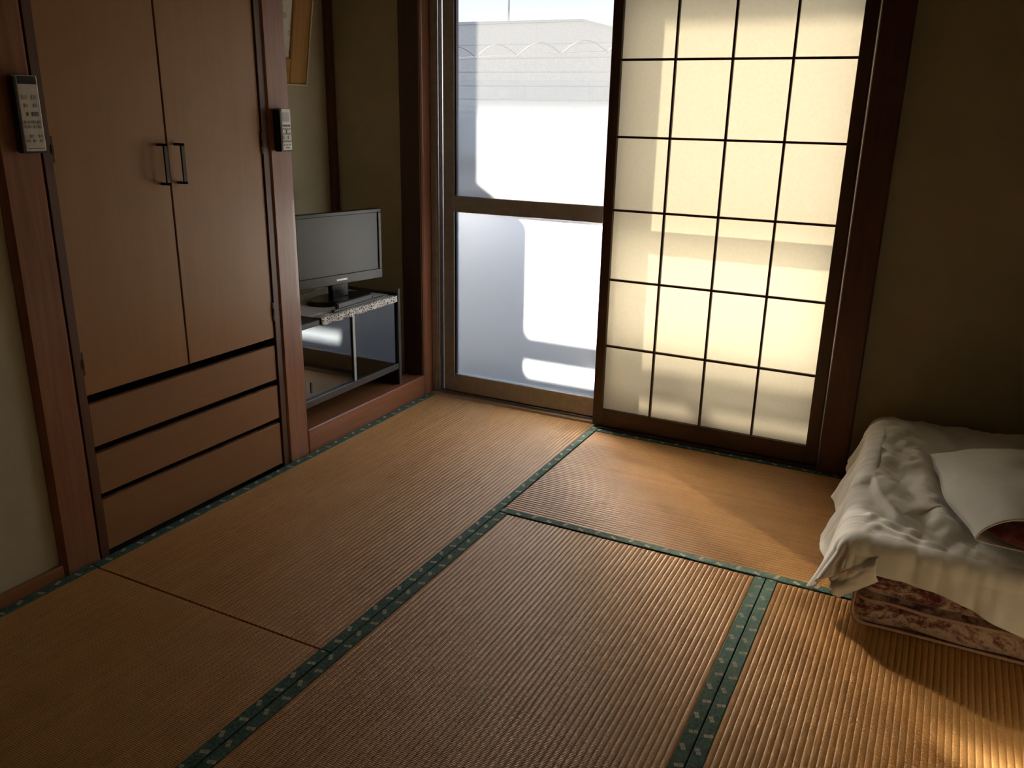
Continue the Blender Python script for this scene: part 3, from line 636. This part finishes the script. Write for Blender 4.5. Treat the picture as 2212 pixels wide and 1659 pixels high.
def duvet(u, v):
    a = -LA + u * (XB1 - DX0 + LA); b = -LF + v * (DY1 - DY0 + LF)
    oa, ob = max(0.0, -a), max(0.0, -b); h_ = math.hypot(oa, ob)
    cx, cy = max(DX0, DX0 + a), max(DY0, DY0 + b)
    z = top_z(cx, cy)
    wr = 0.0075 * pleat(cx, cy, 0.55, 0.055) + 0.0042 * pleat(cx, cy, -0.35, 0.026, 4.5, 2.2) + 0.0050 * noise.noise(Vector((cx * 14, cy * 14, 1.7)))
    wr += 0.0020 * pleat(cx, cy, 1.0, 0.011, 5.0, 5.5)
    if h_ <= 0: return (cx, cy, z + wr)
    th_ = math.atan2(ob, oa); c2, s2 = math.cos(th_) ** 2, math.sin(th_) ** 2
    lf = LF * (0.80 + 0.55 * sm(0.05, 0.45, cx - DX0) + 0.06 * math.sin(cx * 19))
    la = LA * (0.92 + 0.05 * math.sin(cy * 9 + 2) + 0.03 * math.sin(cy * 23))
    rect = min(LA / max(1e-6, math.cos(th_)), LF / max(1e-6, math.sin(th_)))
    d = h_ / rect * (la * c2 + lf * s2 - 0.012 * math.sin(2 * th_) ** 2)
    nx, ny = -oa / h_, -ob / h_; r = 0.055 * c2 + 0.040 * s2; arc = r * PI / 2
    if d < arc: th = d / r; out, dn = r * math.sin(th), r * (1 - math.cos(th))
    else:
        e_ = d - arc; fl = 0.28 + 0.14 * math.sin((cy * 21) if oa > ob else (cx * 17)) + 0.12 * math.sin(2 * th_) ** 2
        out, dn = r + e_ * math.sin(fl), r + e_ * math.cos(fl)
    f_ = sm(0.02, 0.16, d)
    out += f_ * (0.012 * math.sin(th_ * 11 + 0.6) * math.sin(2 * th_) + 0.011 * pleat(cx + cy, d * 0.6 + cy, 0.2, 0.05, 3.0, 7.7))
    wv = wr + 0.003 * f_ * pleat(cx + d, cy - d, 0.8, 0.02, 4, 9.1)
    return (cx + nx * (out + wv), cy + ny * (out + wv), max(z - dn + wr * 0.4, 0.010 + 0.004 * math.sin(cy * 30)))
dv = thing('white_duvet', 'rumpled white cotton duvet folded on the burgundy blanket', 'duvet', (2.30, 0.55, 0.136))
sheet('cover', duvet, 230, 300, M_cotton, dv, 0.006)
slab('quilt_body', 2.000, XB1 - 0.004, 0.118, 1.045, 0.137, 0.222, 0.035, M_cotton, dv, 0.0)
def tip(u, v):      # loose corner hanging below the front edge
    A, B, C_, D = Vector((2.045, 0.080, 0.205)), Vector((2.050, 0.075, 0.140)), Vector((1.962, 0.055, 0.078)), Vector((1.936, 0.066, 0.122))
    p = (A * (1 - u) + D * u) * (1 - v) + (B * (1 - u) + C_ * u) * v
    p += Vector((-0.3, -1, 0.2)).normalized() * (0.016 * math.sin(v * PI) + 0.010 * math.sin(v * 7 + u * 3) * u + 0.004 * noise.noise(Vector((u * 5, v * 5, 0))))
    return tuple(p)
sheet('corner_flap', tip, 20, 20, M_cotton, dv, 0.004)
# pillow with a burgundy cushion showing at the open end of its white case
pw = thing('pillow', 'white pillowcase on the duvet with a burgundy pillow showing at its open end', 'pillow', (2.38, 0.45, 0.27))
quad = [Vector((2.245, 0.155)), Vector((2.615, 0.165)), Vector((2.600, 0.74)), Vector((2.115, 0.700))]
def pil(su, h, zb, ex, seed, inset=0.0, shift=0.0):
    def fn(u, v):
        a = u * 2; top = a <= 1; s = (a if top else 2 - a)
        s_ = inset + s * (1 - 2 * inset); v_ = v
        p = (quad[0] * (1 - s_) + quad[1] * s_) * (1 - v_) + (quad[3] * (1 - s_) + quad[2] * s_) * v_
        p = p + Vector((0.010 * math.sin(v * 9 + 1) * abs(2 * s - 1) + 0.05 * (2 * s - 1 < 0) * (2 * s - 1) ** 2 * max(0, v - 0.8), shift))
        e1 = (max(0, 1 - abs(2 * s - 1) ** ex)) ** 0.62; e2 = (max(0, 1 - abs(2 * (0.14 + 0.86 * v) - 1) ** 3.2)) ** 0.5
        hh = h * e1 * e2
        w = 0.009 * noise.noise(Vector((p.x * 14, p.y * 8 + seed, 2))) + 0.005 * pleat(p.x, p.y, 0.9, 0.03, 4.0, 6.1) * (1 - 0.5 * v) + 0.002 * noise.noise(Vector((p.x * 60, p.y * 34 + seed, 5))) + 0.010 * math.exp(-((v - 0.86) / 0.035) ** 2)
        z = zb + (hh + w * e1 * e2 if top else -hh * 0.10)
        return (p.x, p.y, z)
    return fn
sheet('pillowcase', pil(0, 0.104, 0.276, 2.2, 0.0), 80, 60, M_cotton, pw, 0.002)
t = NT('burgundy_pillow_print'); f = t.noise(t.coord(), 26, 3, 0.6); t.pbr(t.ramp(f, [(0.4, (0.10, 0.018, 0.022)), (0.6, (0.20, 0.055, 0.05)), (0.7, (0.28, 0.13, 0.10))]), 0.85, spec=0.2, sheen=0.2); M_burg = t.m
def inner(u, v):
    a = u * 2 * PI; s = v
    p = quad[0] * 0.5 + quad[1] * 0.5 + Vector((-0.014, 0.034))
    ca, sa = math.cos(a), math.sin(a); rr = math.sin(s * PI)
    return (p.x + 0.146 * rr * ca, p.y + 0.056 * -math.cos(s * PI), 0.297 + 0.030 * rr * sa)
o = sheet('inner_pillow', inner, 40, 20, M_burg, pw)
o['label'] = 'burgundy pillow end'
